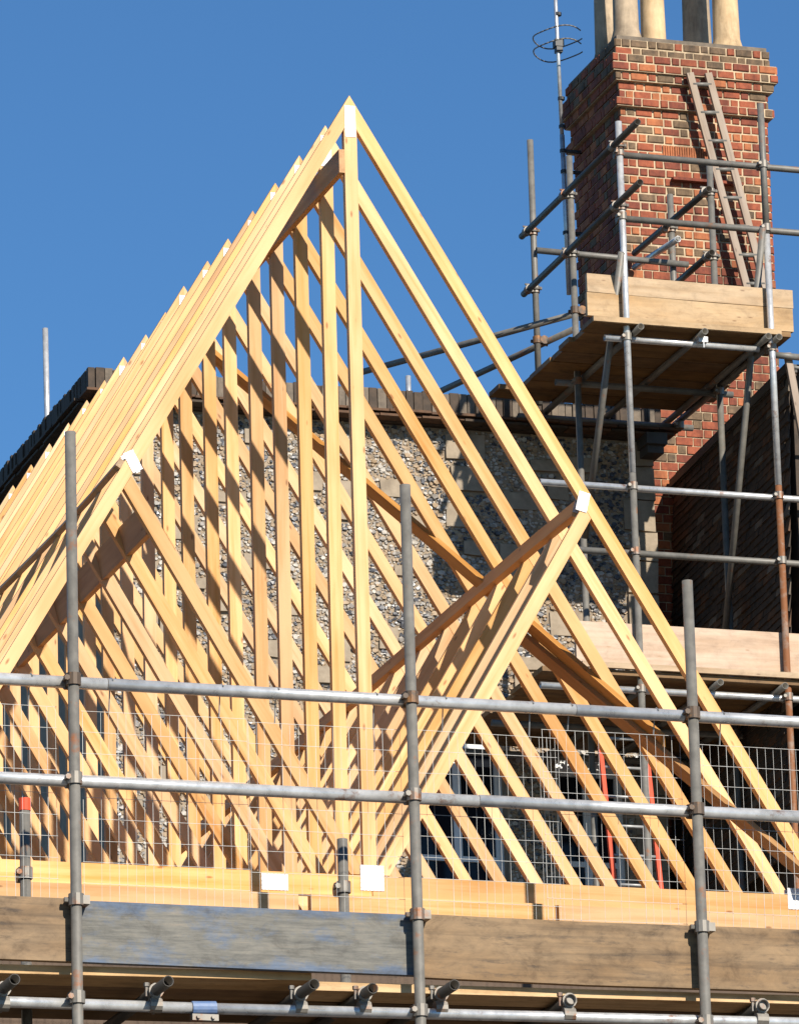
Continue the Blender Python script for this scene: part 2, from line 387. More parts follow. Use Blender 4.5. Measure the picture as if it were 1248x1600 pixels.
for k in range(1, NT):
    r = truss0.copy(); col.objects.link(r)
    r.location = (random.uniform(-.003, .003), k*S + DY[k], -0.1 + ZK[k] - H)
    r.rotation_euler = (random.uniform(-.0015, .0015), random.uniform(-.0014, .0014), 0)
    r['label'] = ('rearmost pine roof truss, at the back end of the row' if k == NT-1 else
                  '%s pine roof truss counted back from the nearest one' % ordinals[k])
    for c in kids:
        if c.name.startswith('nail_plate') and c in skip: continue
        d = c.copy(); col.objects.link(d); d.parent = r; d.matrix_parent_inverse = c.matrix_parent_inverse.copy()

# binders and braces
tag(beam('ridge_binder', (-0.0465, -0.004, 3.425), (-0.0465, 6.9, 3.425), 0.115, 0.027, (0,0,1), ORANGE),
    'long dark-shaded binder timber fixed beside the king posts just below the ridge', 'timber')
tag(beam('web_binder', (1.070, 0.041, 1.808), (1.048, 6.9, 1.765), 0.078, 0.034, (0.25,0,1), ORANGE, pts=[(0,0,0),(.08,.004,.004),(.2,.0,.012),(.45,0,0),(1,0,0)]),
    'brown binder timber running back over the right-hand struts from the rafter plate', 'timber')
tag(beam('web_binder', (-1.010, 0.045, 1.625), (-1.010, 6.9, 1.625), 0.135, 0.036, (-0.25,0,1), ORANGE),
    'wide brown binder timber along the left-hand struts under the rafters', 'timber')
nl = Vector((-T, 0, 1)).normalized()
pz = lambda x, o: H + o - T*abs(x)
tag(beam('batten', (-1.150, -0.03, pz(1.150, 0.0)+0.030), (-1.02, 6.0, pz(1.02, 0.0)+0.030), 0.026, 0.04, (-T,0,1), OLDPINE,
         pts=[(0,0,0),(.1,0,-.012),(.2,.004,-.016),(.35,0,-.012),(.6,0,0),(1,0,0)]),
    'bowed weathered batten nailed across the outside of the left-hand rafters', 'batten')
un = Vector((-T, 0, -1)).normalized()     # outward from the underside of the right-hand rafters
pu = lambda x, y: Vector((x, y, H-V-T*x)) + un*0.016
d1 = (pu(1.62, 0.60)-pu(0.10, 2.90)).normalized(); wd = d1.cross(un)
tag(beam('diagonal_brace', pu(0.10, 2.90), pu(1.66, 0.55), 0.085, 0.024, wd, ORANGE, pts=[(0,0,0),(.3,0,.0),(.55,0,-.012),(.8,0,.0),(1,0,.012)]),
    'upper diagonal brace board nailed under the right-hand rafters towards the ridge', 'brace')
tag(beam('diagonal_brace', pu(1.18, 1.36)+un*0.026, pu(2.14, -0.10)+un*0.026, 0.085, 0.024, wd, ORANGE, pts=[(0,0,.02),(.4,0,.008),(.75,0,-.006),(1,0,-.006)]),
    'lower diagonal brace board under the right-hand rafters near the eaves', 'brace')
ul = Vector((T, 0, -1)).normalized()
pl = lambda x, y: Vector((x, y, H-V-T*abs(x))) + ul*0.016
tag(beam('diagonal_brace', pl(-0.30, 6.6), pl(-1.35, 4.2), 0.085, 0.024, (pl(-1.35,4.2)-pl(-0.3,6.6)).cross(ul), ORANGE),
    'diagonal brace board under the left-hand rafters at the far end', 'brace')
# gable timbers under the nearest truss
for (x0, x1, z0, z1, y, lab) in ((-2.35, -0.36, -0.205, -0.113, -0.035, 'left pine sole timber under the bottom chord of the nearest truss'),
                              (-0.30, 0.86, -0.20, -0.109, -0.030, 'middle pine sole timber under the bottom chord of the nearest truss'),
                              (0.875, 2.3, -0.20, -0.113, -0.038, 'right pine sole timber under the bottom chord of the nearest truss')):
    tag(beam('sole_timber', (x0, y, (z0+z1)/2), (x1, y, (z0+z1)/2), z1-z0, 0.05, (0,0,1), PINE), lab, 'timber', 'sole timbers under the nearest truss')

# ------------------------------------------------------------------ scaffold parts
TR = 0.02415
def stube(name, a, b, mat, parent, seg=14, TR=TR):
    a = Vector(a); b = Vector(b); d = (b-a)
    m = frame(a, d, (0,0,1) if abs(d.normalized().z) < 0.9 else (0,1,0))
    mb = MB(); mb.tube((0,0,0), (d.length,0,0), TR, seg, 0.004)
    return link(name, mb.mesh(name, mat, True), parent, m)
coup_meshes = {}
def coupler(p, a1, a2, off, mat, parent):
    """two collars, one round each tube (axes a1, a2), joined by a block, with two bolts; off: from first tube to second"""
    p = Vector(p); a1 = Vector(a1); a2 = Vector(a2); off = Vector(off)
    mb = MB(); w_ = 0.026
    mb.tube(p-a1*w_, p+a1*w_, TR+0.0085, 12)
    q = p+off
    mb.tube(q-a2*w_, q+a2*w_, TR+0.0085, 12)
    c = p+off*0.5; s = 0.019
    mb.box(c.x-s, c.x+s, c.y-s, c.y+s, c.z-s, c.z+s)
    o = obj('coupler', mb, mat, parent, False); u = off.normalized()
    for c0, e, l0, l1 in ((p, a1.cross(off).normalized(), .022, .022), (q, a2.cross(off).normalized(), .036, .03)):
        f = c0 + e*(TR+0.012); mb = MB()
        mb.tube(f-u*l0, f+u*l1, 0.0075, 6); mb.tube(f-u*(l0+.014), f-u*(l0-.002), 0.013, 6)
        obj('bolt', mb, mat, o)
    return o

X_, Y_, Z_ = Vector((1,0,0)), Vector((0,1,0)), Vector((0,0,1))

# front scaffold
fs_ = root('front_scaffold', (0, -1.3, GZ), 'tube scaffold with two guard rails across the front below the trusses', 'scaffold')
PY, RY = -1.30, -1.248
poles = ((-1.722, 1.586), (-0.2105, 1.446), (1.091, 1.088))
for x, zt in poles:
    stube('standard', (x, PY, GZ), (x, PY, zt), DULL, fs_)
    for z, cm in ((0.482, RCOUP), (0.048, RCOUP if x > 0 else COUP), (-0.90, COUP)):
        coupler((x, PY, z), Z_, X_, (0, RY-PY, 0), cm, fs_)
    mb = MB(); mb.tube((x, PY, -0.505), (x, PY, -0.455), TR+0.009, 12); mb.box(x+0.01, x+0.055, PY-0.02, PY+0.06, -0.50, -0.462); mb.tube((x-0.05, PY+0.01, -0.48), (x-0.01, PY+0.01, -0.48), 0.012, 6)
    obj('board_clip', mb, COUP, fs_)
# guard rails with butt sleeves
for z, xs in ((0.482, (-3.2, -1.56, 0.56, 2.9)), (0.048, (-3.2, 0.1, 1.62))):
    for i in range(len(xs)-1): stube('guard_rail', (xs[i]+0.0015, RY, z+random.uniform(-.003,.003)), (xs[i+1]-0.0015, RY, z), GALV, fs_, 18, 0.0265)
stube('ledger', (-3.2, RY, -0.925), (-1.165, RY, -0.915), GALV, fs_); stube('ledger', (-1.163, RY, -0.915), (2.9, RY, -0.86), GALV, fs_)
mb = MB(); mb.tube((-1.21, RY, -0.917), (-1.105, RY, -0.913), TR+0.007, 14); a_ = obj('sleeve_coupler', mb, BLUEP, fs_); a_['label'] = 'blue painted sleeve coupler'
mb = MB(); mb.box(-1.215, -1.10, RY-0.03, RY+0.012, -0.972, -0.945); mb.tube((-1.19,RY-.04,-.958),(-1.19,RY+.02,-.958),.009,6); mb.tube((-1.125,RY-.04,-.958),(-1.125,RY+.02,-.958),.009,6); obj('sleeve_bolt', mb, COUP, fs_)
for (x, z, y0) in ((-2.033, -0.868, -1.46), (-1.37, -0.850, -1.46), (-0.731, -0.838, -1.46), (-0.446, -0.828, -1.38), (-0.103, -0.815, -1.45), (0.478, -0.822, -1.29), (1.368, -0.812, -1.29)):
    stube('transom', (x, y0, z), (x, -0.06, z+0.005), SHADETUBE, fs_)
    coupler((x, RY, z), Y_, X_, (0, 0, -0.06), COUP, fs_)
for x, zt in ((-1.722, 0.16), (-0.271, 0.05)):
    o = stube('inner_standard', (x, -0.45, GZ), (x, -0.45, zt), DULL, fs_)
    coupler((x, -0.45, -0.17), Z_, X_, (0, 0.05, 0), COUP, fs_)
mb = MB(); mb.tube((-1.722, -0.45, 0.11), (-1.722, -0.45, 0.165), TR+0.003, 12); c_ = obj('end_cap', mb, REDP, fs_); c_['label'] = 'red plastic end cap'
stube('inner_ledger', (-3.0, -0.40, -0.91), (2.9, -0.40, -0.86), DULL, fs_)

# toe boards and deck boards of the front scaffold
tz = (-0.738, -0.466)
def lying(name, x0, x1, y, z0, z1, thk, mat, label, cat, group=None, pts=None, dz=0):
    return tag(beam(name, (x0, y, (z0+z1)/2), (x1, y, (z0+z1)/2+dz), z1-z0, thk, (0,0,1), mat, pts=pts), label, cat, group)
lying('toe_board', -3.2, -1.705, -1.235, *tz, 0.036, GREYBOARD, 'grey-brown toe board at the left end of the front scaffold', 'toe board', 'toe boards of the front scaffold', dz=0.002)
lying('toe_board', -1.698, -0.196, -1.228, tz[0]+.004, tz[1]-.003, 0.036, BLUE, 'toe board with worn blue paint on the front scaffold', 'toe board', 'toe boards of the front scaffold')
lying('toe_board', -0.188, 2.9, -1.228, tz[0]-.004, tz[1]+.003, 0.036, GREYBOARD, 'long weathered grey-brown toe board right of the blue one', 'toe board', 'toe boards of the front scaffold', pts=[(0,0,0),(.25,0,-.004),(.5,0,.003),(1,0,0)])
yy = -1.20
names = ['outermost', 'second', 'third', 'innermost']
for i in range(4):
    for (x0, x1, sd_) in ((-3.2, -0.66, 'left'), (-0.655, 2.9, 'right')):
        z = -0.775 + (0.004 if sd_ == 'left' else 0.0) + random.uniform(-.003, .003)
        tag(beam('deck_board', (x0, yy+0.115, z-0.012), (x1, yy+0.115, z+0.026), 0.222, 0.038, (0,1,0), EDGE if i == 0 else DECK),
            '%s scaffold plank of the front deck, %s half' % (names[i], sd_), 'plank', 'planks of the front scaffold deck')
    yy += 0.232

# wire mesh guards hung on the front scaffold
for (x0, x1, zt, lab) in ((-2.55, -1.775, 0.385, 'wire mesh brick guard left of the left scaffold pole'), (-1.66, -0.93, 0.372, 'wire mesh brick guard right of the left scaffold pole'),
                     (-0.92, -0.235, 0.362, 'wire mesh brick guard left of the middle scaffold pole'), (-0.16, 0.48, 0.365, 'wire mesh brick guard right of the middle scaffold pole'),
                     (0.42, 1.06, 0.40, 'wire mesh brick guard left of the right scaffold pole'), (1.13, 1.80, 0.37, 'wire mesh brick guard right of the right scaffold pole')):
    gr = root('brick_guard', ((x0+x1)/2, -1.2, -0.66), lab, 'mesh guard', 'brick guards on the front scaffold')
    mb = MB(); y = -1.198; zb = -0.66; nx = int((x1-x0)/0.0365)
    tilt = random.uniform(-.006, .006)
    for i in range(nx+1):
        x = x0 + i*(x1-x0)/nx
        if random.random() < .08 and 0 < i < nx: continue
        mb.wire((x+random.uniform(-.002,.002), y+random.uniform(-.003,.003), zb), (x+tilt+random.uniform(-.003,.003), y+random.uniform(-.004,.004), zt), 0.0008 if i % 4 else 0.0012)
    obj('upright_wires', mb, WIRE, gr)['kind'] = 'stuff' 
    mb = MB(); nz = 11
    for j in range(nz):
        z = zt - j*0.0945
        mb.wire((x0-0.004, y-0.004, z+random.uniform(-.003,.003)), (x1+0.004, y-0.004, z+random.uniform(-.004,.004)), 0.0011)
    obj('cross_wires', mb, WIRE, gr)['kind'] = 'stuff'
    for x in (x0+0.12, x1-0.12):
        mb = MB(); P = [(x, y, zt), (x, RY+0.03, 0.47), (x, RY+0.025, 0.505), (x, RY, 0.512), (x, RY-0.03, 0.495)]
        for i in range(4): mb.tube(P[i], P[i+1], 0.003, 5)
        obj('hook', mb, WIRE, gr)

# ------------------------------------------------------------------ flint house at the back
FY = 14.6; FX0, FX1, FT = 2.63, 6.96, 6.94
fh = root('flint_house', (4.8, 16, GZ), 'old flint-walled house with a dark tiled eaves behind the trusses', 'house')
mb = MB()
wins = ((5.06, 5.74, 2.95, 4.62), (6.12, 6.66, 2.95, 4.45))
xs = [FX0+0.12, wins[0][0], wins[0][1], wins[1][0], wins[1][1], FX1]
mb.box(FX0+.12, FX1, FY, 18.2, 4.7, FT); mb.box(FX0+.12, FX1, FY, 18.2, GZ, 2.9)
for i in (0, 2, 4): mb.box(xs[i], xs[i+1], FY, 18.2, 2.9, 4.7)
for x0, x1, z0, z1 in wins: mb.box(x0, x1, FY+.25, 18.2, 2.9, 4.7)
obj('wall', mb, FMORT, fh)
# window joinery
for x0, x1, z0, z1 in wins:
    wn = MB(); y0, y1 = FY+0.10, FY+0.16
    wn.box(x0, x0+.055, y0, y1, 2.9, 4.7); wn.box(x1-.055, x1, y0, y1, 2.9, 4.7); wn.box(x0, x1, y0+.003, y1-.003, z1-.06, 4.7)
    wn.box((x0+x1)/2-.03, (x0+x1)/2+.03, y0+.006, y1-.006, 2.9, z1)
    wn.box(x0, x1, y0+.008, y1-.008, 3.72, 3.76)
    wo_ = obj('window', wn, WHITEP, fh)
    for a, b in ((x0+.05, (x0+x1)/2), ((x0+x1)/2, x1-.05)):
        for c, d in ((2.9, 3.73), (3.75, z1)):
            gl = MB(); gl.box(a, b, y0+.025, y0+.03, c, d); obj('pane', gl, GLASS, wo_)
# stone blocks
occ = []
def blk(x, z, bw, bh):
    mb = MB(); pr = random.uniform(.012, .03)
    e = 0.008
    def j(): return random.uniform(-e, e)
    P = [(x+j(), z+j()), (x+bw+j(), z+j()), (x+bw+j(), z+bh+j()), (x+j(), z+bh+j())]
    mb.prism(P, FY-pr, FY+0.04); obj('stone_block', mb, STONE, fh); occ.append((x, x+bw, z, z+bh))
z = 2.9
while z < 6.85:                                     # quoins at the right corner
    hh = random.uniform(.20, .30); bw = random.choice((.15, .24))
    blk(FX1-bw+0.004, z, bw, min(hh, 6.9-z)); z += hh+0.012
for _ in range(120):
    x, z = random.uniform(FX0+.2, FX1-.5), random.uniform(3.3, 6.75); bw, bh = random.uniform(.09, .34), random.uniform(.07, .20)
    if any(x < o[1]+.03 and x+bw > o[0]-.03 and z < o[3]+.03 and z+bh > o[2]-.03 for o in occ): continue
    if any(x < wx1+.05 and x+bw > wx0-.05 and z < 4.8 for wx0, wx1, _, _ in wins): continue
    blk(x, z, bw, bh)
# flints: real knapped lumps set in the mortar
def flints():
    mb = MB(); st = 0.0265; z = 2.95; row = 0
    while z < FT-0.02:
        x = FX0+.14 + (row % 2)*st/2
        while x < FX1-0.02:
            cx, cz = x+random.uniform(-.009,.009), z+random.uniform(-.009,.009)
            x += st*random.uniform(.75, 1.3)
            if random.random() < .05 or any(o[0]-.012 < cx < o[1]+.012 and o[2]-.012 < cz < o[3]+.012 for o in occ): continue
            if any(a-.02 < cx < b+.02 and cz < d+.06 for a, b, c, d in wins): continue
            big = random.random()**3
            rx, rz, d = random.uniform(.008, .018)+.020*big, random.uniform(.007, .015)+.014*big, random.uniform(.004, .013)+.01*big
            cl = math.sin(cx*5.1+1.3*math.sin(cz*3.7)) + math.sin(cz*6.3+1.7*math.sin(cx*4.1+2))
            n = random.choice((5, 5, 6)); a0 = random.uniform(0, 6.28); vs = []; 
            for k in range(n):
                q = a0 + 2*math.pi*k/n; f = random.uniform(.65, 1.2)
                vs.append((cx+rx*f*math.cos(q), FY+.004, cz+rz*f*math.sin(q)))
            for k in range(n):
                q = a0 + 2*math.pi*k/n; f = random.uniform(.6, .9)
                vs.append((cx+rx*f*math.cos(q), FY-d*random.uniform(.6, 1.1), cz+rz*f*math.sin(q)))
            fs = [(k, (k+1) % n, n+(k+1) % n, n+k) for k in range(n)] + [tuple(range(n, 2*n))]
            mb.add(vs, fs, random.choices((0, 1, 2, 3), (.24+.12*cl, .30, .22-.09*cl, .28))[0])
        z += st*0.86; row += 1
    me = mb.mesh('flint_facing', FL)
    import bmesh
    bm = bmesh.new(); bm.from_mesh(me); bmesh.ops.recalc_face_normals(bm, faces=bm.faces)
    bm.to_mesh(me); bm.free()
    o = link('flint_facing', me, fh); o['kind'] = 'stuff'
flints()
# eaves: projecting double tile course, then upright slips, dark roof behind
RT0 = 7.0
mb = MB(); mb.box(FX0+.05, FX1+.02, 14.47, 18.4, RT0-0.01, 7.135); mb.box(FX0+.09, FX1+0.0, 14.53, 18.3, FT+.001, RT0-.011); obj('roof', mb, RTILE[0], fh)
x = FX0; pal = (RTILE[0], RTILE[1], RTILE[1], RTILE[0])
while x < FX1+.02:
    bw = random.uniform(.045, .075); mb = MB(); y = 14.455+random.uniform(-.012, .006)
    mb.box(x, x+bw-.006, y, y+.05, RT0+.004, 7.165+random.uniform(-.012, .008)); obj('eaves_slip', mb, random.choice(pal), fh); x += bw
for zz, yy0, xo in ((RT0-.022, 14.385, 0), (RT0-.052, 14.41, .08)):
    x = FX0-.03+xo
    while x < FX1+.03:
        bw = random.uniform(.15, .175); mb = MB(); y = yy0+random.uniform(-.008, .008); dz = random.uniform(-.003, .003)
        mb.box(x, x+bw-.006, y, 14.62, zz+dz, zz+dz+.018); obj('eaves_tile', mb, random.choice((RTILE[2], RTILE[2], RTILE[0])), fh); x += bw
    y = 14.65
    while y < 18.3:
        bw = .165; mb = MB(); mb.box(FX0-.05+xo*.3+random.uniform(-.008,.008), FX0+.14, y, y+bw-.006, zz, zz+.018); obj('side_tile', mb, RTILE[0], fh); y += bw
# slips along the left eaves
y = 14.47
while y < 18.3:
    bw = random.uniform(.05, .08); mb = MB(); mb.box(FX0+random.uniform(-.01,.006), FX0+.05, y, y+bw-.006, RT0+.004, 7.165+random.uniform(-.012,.008)); obj('eaves_slip', mb, RTILE[0], fh); y += bw
# black cornice end at the right corner
mb = MB(); mb.box(6.84, 7.0, 14.36, 14.62, 6.86, 6.945); mb.box(6.86, 6.985, 14.40, 14.62, 6.80, 6.859); obj('cornice_end', mb, LEAD, fh)

# ------------------------------------------------------------------ tile-hung wing on the right
tw = root('tiled_wing', (7.6, 13.8, GZ), 'steep dark tiled slope at the right, in shade below the chimney', 'roof')
mb = MB()
def slope_x(z): return 7.32 - (6.95-z)*0.045
TY0, TY1 = 12.66, 15.06
mb.add([(slope_x(4.0),TY0,GZ),(9.4,TY0,GZ),(9.4,TY0,6.93),(slope_x(6.93),TY0,6.93),(slope_x(4.0),TY1,GZ),(9.4,TY1,GZ),(9.4,TY1,6.78),(slope_x(6.93),TY1,6.78)],
       [(0,1,2,3),(5,4,7,6),(4,0,3,7),(1,5,6,2),(3,2,6,7),(0,4,5,1)]); obj('wall', mb, RTILE[0], tw)
mb = MB(); z = 3.4; r = 0
while z < 6.9:
    y = TY0 + (r % 2)*.085
    while y < TY1-.05:
        drop = (y-TY0)*0.0625; zz = z-drop; xx = slope_x(z)
        a, b = y+.0008, min(y+.1692, TY1); jx = random.uniform(-.006, .006); jz = random.uniform(-.006, .006)
        P = [(xx-.034+jx, a, zz+jz), (xx-.034+jx, b, zz+jz-.010), (xx-.004, b, zz+.12), (xx-.004, a, zz+.13), (xx-.018+jx, a, zz+jz-.004), (xx-.018+jx, b, zz+jz-.014)]
        mb.add(P, [(0,3,2,1), (0,1,5,4), (0,4,3), (1,2,5)], random.choices((0,1,2), (.78,.08,.14))[0]); y += .17
    z += .058; r += 1
o = obj('hung_tiles', mb, RTILE, tw); o['kind'] = 'stuff'
mb = MB()
mb.add([(7.27,TY0-.01,6.90),(9.41,TY0-.01,6.94),(9.41,TY1+.01,6.79),(7.27,TY1+.01,6.75),(7.27,TY0-.01,6.96),(9.41,TY0-.01,6.99),(9.41,TY1+.01,6.84),(7.27,TY1+.01,6.81)], [(0,3,2,1),(4,5,6,7),(0,1,5,4),(1,2,6,5),(2,3,7,6),(3,0,4,7)])
obj('lead_capping', mb, LEAD, tw)

# ------------------------------------------------------------------ chimney
CX0, CX1, CY0, CY1 = 7.012, 8.215, 15.10, 16.19
ch = root('brick_chimney', (7.6, 15.65, 6.4), 'tall red brick chimney stack with stepped crown', 'chimney')
ROW = 0.0685; NR = 105; ZT = 10.32
def proj(i):
    if i < 2: return .028
    if i < 4: return .072
    if i == 4: return .045
    if i < 7: return .008
    if i == 7: return .042
    return 0.0
mb = MB()
for i in range(NR):
    p = proj(i)-.009; z1 = ZT-i*ROW
    mb.box(CX0-p, CX1+p, CY0-p, CY1+p, z1-ROW, z1-(.004 if i == 0 else 0))
obj('mortar', mb, MORTAR, ch)
front, rest = [], MB()
def bmat(i):
    if i < 2: return random.choices((4, 3, 0), (.6, .25, .15))[0]
    if i < 4: return random.choices((4, 0, 1, 2), (.35, .35, .1, .2))[0]
    return random.choices((0, 1, 2, 3, 4), (.42, .22, .22, .10, .04))[0]
def course(i, x0, x1, out):
    """brick intervals of one course along a face, Flemish bond"""
    ST, HD = .143, .0705
    x = x0 + (0 if i % 2 else -(ST+HD)/2+.02); k = 0; 
    while x < x1-.015:
        L = ST if k % 2 == 0 else HD
        a, b = max(x, x0), min(x+L-.0105, x1)
        if b-a > .02: out.append((a, b))
        x += L; k += 1
bm_cache = {}
fb = []
for i in range(NR):
    p = proj(i); z1 = ZT-i*ROW-.005; z0 = z1-ROW+.0115
    iv = []; course(i, CX0-p, CX1+p, iv)
    for a, b in iv:
        if 9.40 < (z0+z1)/2 < 9.49 and a > 7.34 and b < 7.74: continue
        fb.append((i, a, b, z0, z1, p))
    iv = []; course(i+1, CY0-p+.008, CY1+p, iv)
    for a, b in iv:
        q = random.uniform(-.003, .003)
        rest.box(CX0-p+q, CX0-p+.05, a, b, z0, z1, bmat(i))
    # right and back faces, plain
    iv = []; course(i+1, CY0-p+.008, CY1+p, iv)
    for a, b in iv: rest.box(CX1+p-.05, CX1+p+random.uniform(-.003,.003), a, b, z0, z1, bmat(i))
vis = [f for f in fb if f[3] > 8.45][:298]
for f in fb:
    i, a, b, z0, z1, p = f
    q = random.uniform(-.0035, .0035)
    if f in vis:
        e = .004; mb = MB(); y0, y1 = CY0-p+q, CY0-p+.05
        x0, x1 = a, b; c = lambda: random.uniform(0, e)
        vs = [(x0+c(), y0+.003, z0+c()), (x1-c(), y0+.003, z0+c()), (x1-c(), y0+.003, z1-c()), (x0+c(), y0+.003, z1-c())]
        vs += [(x0+.006, y0, z0+.006), (x1-.006, y0, z0+.006), (x1-.006, y0, z1-.006), (x0+.006, y0, z1-.006)]
        vs += [(x0, y1, z0), (x1, y1, z0), (x1, y1, z1), (x0, y1, z1)]
        mb.add(vs, [(4,5,6,7)] + [(k, (k+1) % 4, 4+(k+1) % 4, 4+k) for k in range(4)] + [(8+k, 8+(k+1) % 4, (k+1) % 4, k) for k in range(4)])
        obj('brick', mb, BR[bmat(i)], ch)
    else: rest.box(a, b, CY0-p+q, CY0-p+.05, z0, z1, bmat(i))
o = obj('brickwork', rest, BR, ch); o['kind'] = 'stuff'
x = 7.345                                     # panel of upright creasing tiles
while x < 7.73:
    mb = MB(); mb.box(x, x+.014, CY0-.004+random.uniform(-.003,.003), CY0+.04, 9.405, 9.487); obj('creasing_tile', mb, BR[1], ch); x += .0195
mb = MB(); mb.box(7.40, 7.97, CY0-.055, CY0+.02, 9.20, 9.222); obj('ledge_tile', mb, BR[2], ch)
mb = MB(); mb.box(CX0-.01, CX1+.01, CY0-.01, CY1+.01, ZT-.02, ZT+.03); 
mb.add([(CX0-.01,CY0-.01,ZT+.03),(CX1+.01,CY0-.01,ZT+.03),(CX1+.01,CY1+.01,ZT+.03),(CX0-.01,CY1+.01,ZT+.03),(CX0+.3,CY0+.3,ZT+.09),(CX1-.3,CY0+.3,ZT+.09),(CX1-.3,CY1-.3,ZT+.09),(CX0+.3,CY1-.3,ZT+.09)],[(0,1,5,4),(1,2,6,5),(2,3,7,6),(3,0,4,7),(4,5,6,7)])
obj('flaunching', mb, RTILE[1], ch)
for (x, y, rr, mt, lab) in ((7.155, 15.28, .100, POTG, 'tall buff chimney pot at the front left of the stack'), (7.985, 15.30, .105, POT, 'tall buff chimney pot at the front right of the stack'),
                       (7.46, 15.50, .098, POT, 'slim orange-buff chimney pot in the middle of the stack'), (7.19, 15.78, .105, POTG, 'shaded chimney pot at the back left of the stack'),
                       (7.93, 15.78, .115, POTG, 'shaded chimney pot behind the front right one')):
    mb = MB(); mb.lathe((x, y, ZT+.02), [(rr*1.22, 0), (rr*1.22, .05), (rr*1.12, .08), (rr, .13), (rr*.94, .55), (rr*.90, 1.0), (rr*1.05, 1.02), (rr*1.05, 1.08), (rr*.8, 1.08), (rr*.78, .6)], 24)
    tag(obj('chimney_pot', mb, mt, None, True), lab, 'chimney pot', 'chimney pots')

# ------------------------------------------------------------------ chimney scaffold
cs = root('chimney_scaffold', (6.6, 13.4, GZ), 'tube scaffold tower round the brick chimney', 'scaffold')
A, B = 6.02, 7.11
Y1, Y2, Y3 = 12.5, 13.55, 14.38
stube('standard', (A, Y1, 6.02), (A, Y1, 8.63), GALV, cs); stube('standard', (A, Y1, GZ), (A, Y1, 6.018), DULL, cs)
stube('standard', (B, Y1, 7.87), (B, Y1, 8.86), DULL, cs); stube('standard', (B, Y1, 6.0), (B, Y1, 7.868), GALV, cs); stube('standard', (B, Y1, GZ), (B, Y1, 5.998), RUST, cs)
stube('standard', (A, Y2, GZ), (A, Y2, 8.74), DULL, cs); stube('standard', (A, Y3, 7.1), (A, Y3, 9.16), DULL, cs)
stube('standard', (B, Y2, GZ), (B, Y2, 8.76), DULL, cs); stube('standard', (B, Y3, 7.1), (B, Y3, 8.82), DULL, cs)
for z, mt in ((8.40, DULL), (7.92, DULL), (5.925, GALV), (5.45, DULL)):
    stube('guard_rail', (A-.02 if z > 7 else 5.35, Y1+.05, z), (9.2, Y1+.05, z-.005), mt, cs)
    for x in (A, B): coupler((x, Y1, z), Z_, X_, (0, .05, 0), COUP, cs)
stube('guard_rail', (A, Y3-.05, 8.28), (B+.1, Y3-.05, 8.26), DULL, cs)
for z in (8.44, 7.99):
    stube('side_rail', (A-.05, 11.98, z), (A-.05, 14.5, z), SHADETUBE, cs)
    for y in (Y1, Y2, Y3): coupler((A, y, z), Z_, Y_, (-.05, 0, 0), COUP, cs)
stube('side_rail', (B-.05, 13.45, 8.54), (B-.05, 15.05, 8.58), SHADETUBE, cs); stube('side_rail', (B-.05, 14.12, 8.38), (B-.05, 15.06, 8.47), GALV, cs)
stube('side_rail', (B-.05, 13.45, 8.05), (B-.05, 14.4, 8.06), SHADETUBE, cs)
for y in (Y2, Y3): coupler((B, y, 8.55), Z_, Y_, (-.05, 0, 0), COUP, cs)
coupler((B, Y2, 8.05), Z_, Y_, (-.05, 0, 0), COUP, cs)
# ledgers and transoms under the two decks
for (zd, x0) in ((7.02, 5.9), (4.46, 5.3)):
    for k, y in enumerate((Y1, Y2, Y3)):
        stube('ledger', (A-.15 if zd > 7 else x0, y+.05, zd), ((B-.08 if k == 0 else B+.12) if zd > 7 else 9.0, y+.05, zd), GALV if k == 0 else DULL, cs)
        for x in (A, B): coupler((x, y, zd), Z_, X_, (0, .05, 0), COUP, cs)
    for x in (A+.07, A+.55, B-.06, B+.20 if zd < 7 else B+.02):
        stube('transom', (x, Y1-.1, zd+.052), (x, 14.55, zd+.052), DULL, cs)
stube('ledger', (B+.03, Y1+.05, 6.985), (7.36, Y1+.05, 6.98), DULL, cs)
mb = MB(); mb.tube((A+.55+.02, Y1-.012, 6.98), (A+.55+.02, Y1-.012, 7.10), .007, 6); mb.box(A+.53, A+.60, Y1-.02, Y1+.1, 7.02, 7.06); obj('board_clamp', mb, PLATE, cs)
# raking braces
stube('brace', (A-.045, 12.42, 7.62), (A-.045, 13.40, 5.80), DULL, cs); stube('brace', (B-.045, 12.45, 7.90), (B-.045, 13.62, 5.0), DULL, cs)
stube('tie_tube', (6.12, 13.70, 7.60), (4.95, 15.55, 7.62), DULL, cs); stube('tie_tube', (6.2, 14.08, 7.60), (5.66, 15.76, 7.58), DULL, cs)
for y, z in ((Y2, 7.56), (Y3, 7.6)): coupler((A, y, z), Z_, Y_, (.05, 0, 0), RCOUP, cs)
# decks
def deck(z, x0, x1, y0, n, wid, mat, where):
    nm = ['front', 'second', 'third', 'fourth', 'fifth', 'sixth', 'seventh', 'eighth', 'rear']
    for i in range(n):
        a, b = x0+random.uniform(-.05, .03) - (.12 if i == n-1 else 0), x1+random.uniform(-.05, .05)
        y = y0 + i*(wid+.006) + (.012 if i == 5 else 0)
        tag(beam('deck_board', (a, y+wid/2, z+random.uniform(-.003,.003)), (b, y+wid/2, z+random.uniform(-.003,.003)), wid, .036, (0,1,0), mat),
            '%s scaffold plank of the %s, counted from the front' % (nm[i], where), 'plank', 'planks of the '+where)
deck(7.115, 5.76, 7.22, 12.46, 8, .222, DECK, 'chimney platform')
deck(4.555, 5.3, 9.0, 12.46, 9, .222, DECK, 'lower platform behind the trusses')
lying('toe_board', 5.752, 7.305, 12.56, 7.346, 7.482, .038, BOARD, 'upper pale toe board along the chimney platform', 'toe board', 'toe boards of the chimney platform', pts=[(0,0,.006),(.3,0,0),(.7,0,-.004),(1,0,-.004)])
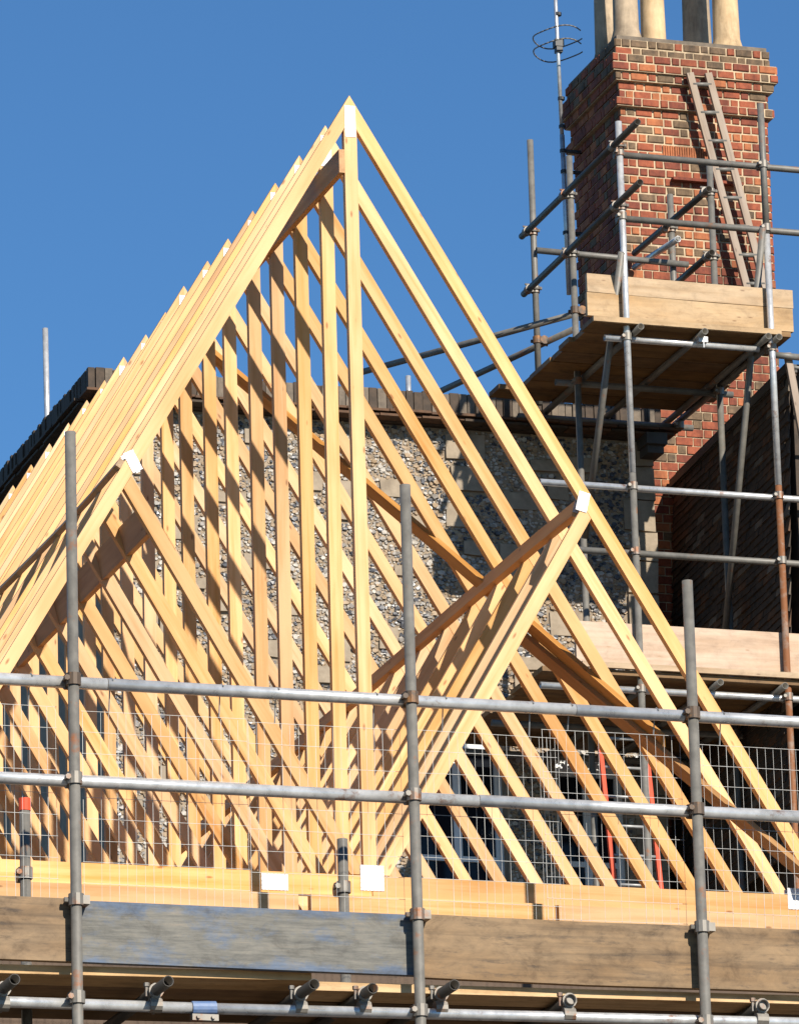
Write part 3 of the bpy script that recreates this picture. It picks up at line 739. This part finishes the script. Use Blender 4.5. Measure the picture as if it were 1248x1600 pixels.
lying('toe_board', 5.748, 7.300, 12.562, 7.172, 7.344, .038, BOARD, 'lower pale toe board along the chimney platform', 'toe board', 'toe boards of the chimney platform', pts=[(0,0,.004),(.3,0,.001),(.6,0,-.006),(1,0,-.005)])
lying('fascia_plank', 5.748, 7.16, 12.44, 7.098, 7.137, .03, BOARD, 'thin pale plank edge under the chimney toe board', 'plank')
lying('toe_board', 5.57, 9.2, 12.56, 4.645, 4.935, .038, CREAM, 'cream toe board of the lower platform behind the trusses at the right', 'toe board')
lying('fascia_plank', 5.57, 9.2, 12.44, 4.578, 4.618, .03, BOARD, 'thin plank edge under the cream toe board', 'plank')

# ------------------------------------------------------------------ ladders
def ladder(label, a, b, wdir, width, n, mat, rmat, sw=.062, rr=.014):
    a = Vector(a); b = Vector(b); wdir = Vector(wdir).normalized(); nrm = wdir.cross((b-a).normalized())
    t = root('ladder', a, label, 'ladder')
    for s in (-.5, .5): beam('stile', a+wdir*width*s, b+wdir*width*s, sw, .03, nrm if False else wdir, mat, t)
    for i in range(n):
        c = a + (b-a)*((i+.6)/n); mb = MB(); mb.tube(c-wdir*width*.5, c+wdir*width*.5, rr, 8); obj('rung', mb, rmat, t, True)
    return t
LADD = timber('grey_ladder_wood', (0.34, 0.27, 0.21), (0.25, 0.19, 0.15), (0.14, 0.10, 0.07), vary=.1, streak=.3)
ladder('old wooden ladder leaning on the front of the brick chimney', (8.075, 14.97, 8.02), (7.625, 15.0, 10.06), (1, 0, 0.08), .150, 9, LADD, DULL, .055, .018)
ladder('old wooden ladder leaning at the far right below the chimney platform', (7.50, 12.22, 4.60), (7.33, 12.60, 7.02), (1, 0, 0), .13, 9, LADD, DULL, .05, .014)
ladder('red-painted ladder standing in the dark behind the right-hand rafters', (6.12, 12.86, 2.4), (6.0, 12.92, 4.5), (1, 0, 0.0), .34, 10, REDP, WIRE, .03, .012)

# ------------------------------------------------------------------ aerial and loose poles
an = root('radio_aerial', (6.87, 16.0, 8.6), 'thin metal aerial mast with ring antenna beside the chimney', 'aerial')
mb = MB(); mb.tube((6.87, 16.0, 8.55), (6.862, 16.0, 9.85), .019, 12); mb.tube((6.862, 16.0, 9.8), (6.845, 16.0, 11.4), .0155, 12); obj('mast', mb, MAST, an, True)
mb = MB(); mb.box(6.825, 6.895, 15.965, 16.035, 10.575, 10.635); mb.box(6.835, 6.885, 15.97, 16.03, 10.53, 10.574); obj('mounting_block', mb, BLACK, an)
for zc in (10.66, 10.55):
    mb = MB(); n = 30; R = .19
    for k in range(n-4):
        q0 = 2*math.pi*(k+4)/n - .9; q1 = 2*math.pi*(k+5)/n - .9
        P0 = (6.86+R*math.cos(q0), 16.0+R*1.25*math.sin(q0), zc+.01*math.sin(3*q0)); P1 = (6.86+R*math.cos(q1), 16.0+R*1.25*math.sin(q1), zc+.01*math.sin(3*q1))
        mb.tube(P0, P1, .0055, 6)
    obj('ring_element', mb, DULL, an, True)
for z, e in ((9.72, .05), (9.55, .035), (9.05, .03), (8.9, .03), (10.85, .019), (10.15, .02), (9.92, .02)):
    mb = MB(); mb.tube((6.866, 16.0, z-.012), (6.866, 16.0, z+.012), .027, 10)
    if e > .025: mb.box(6.866, 7.02, 15.985, 16.015, z-.01, z+.01)
    obj('bracket', mb, BLACK, an)
mb = MB(); mb.tube((3.0, 17.0, 6.9), (2.985, 17.0, 8.31), .022, 12, .004); tag(obj('roof_pole', mb, GALV, None, True), 'lone metal pole standing behind the dark eaves at the far left', 'pole')
mb = MB(); mb.tube((5.22, 15.0, 7.1), (5.22, 15.0, 7.46), .020, 12, .003); tag(obj('vent_pipe', mb, MAST, None, True), 'short pale pipe sticking up from the flint house eaves', 'pipe')
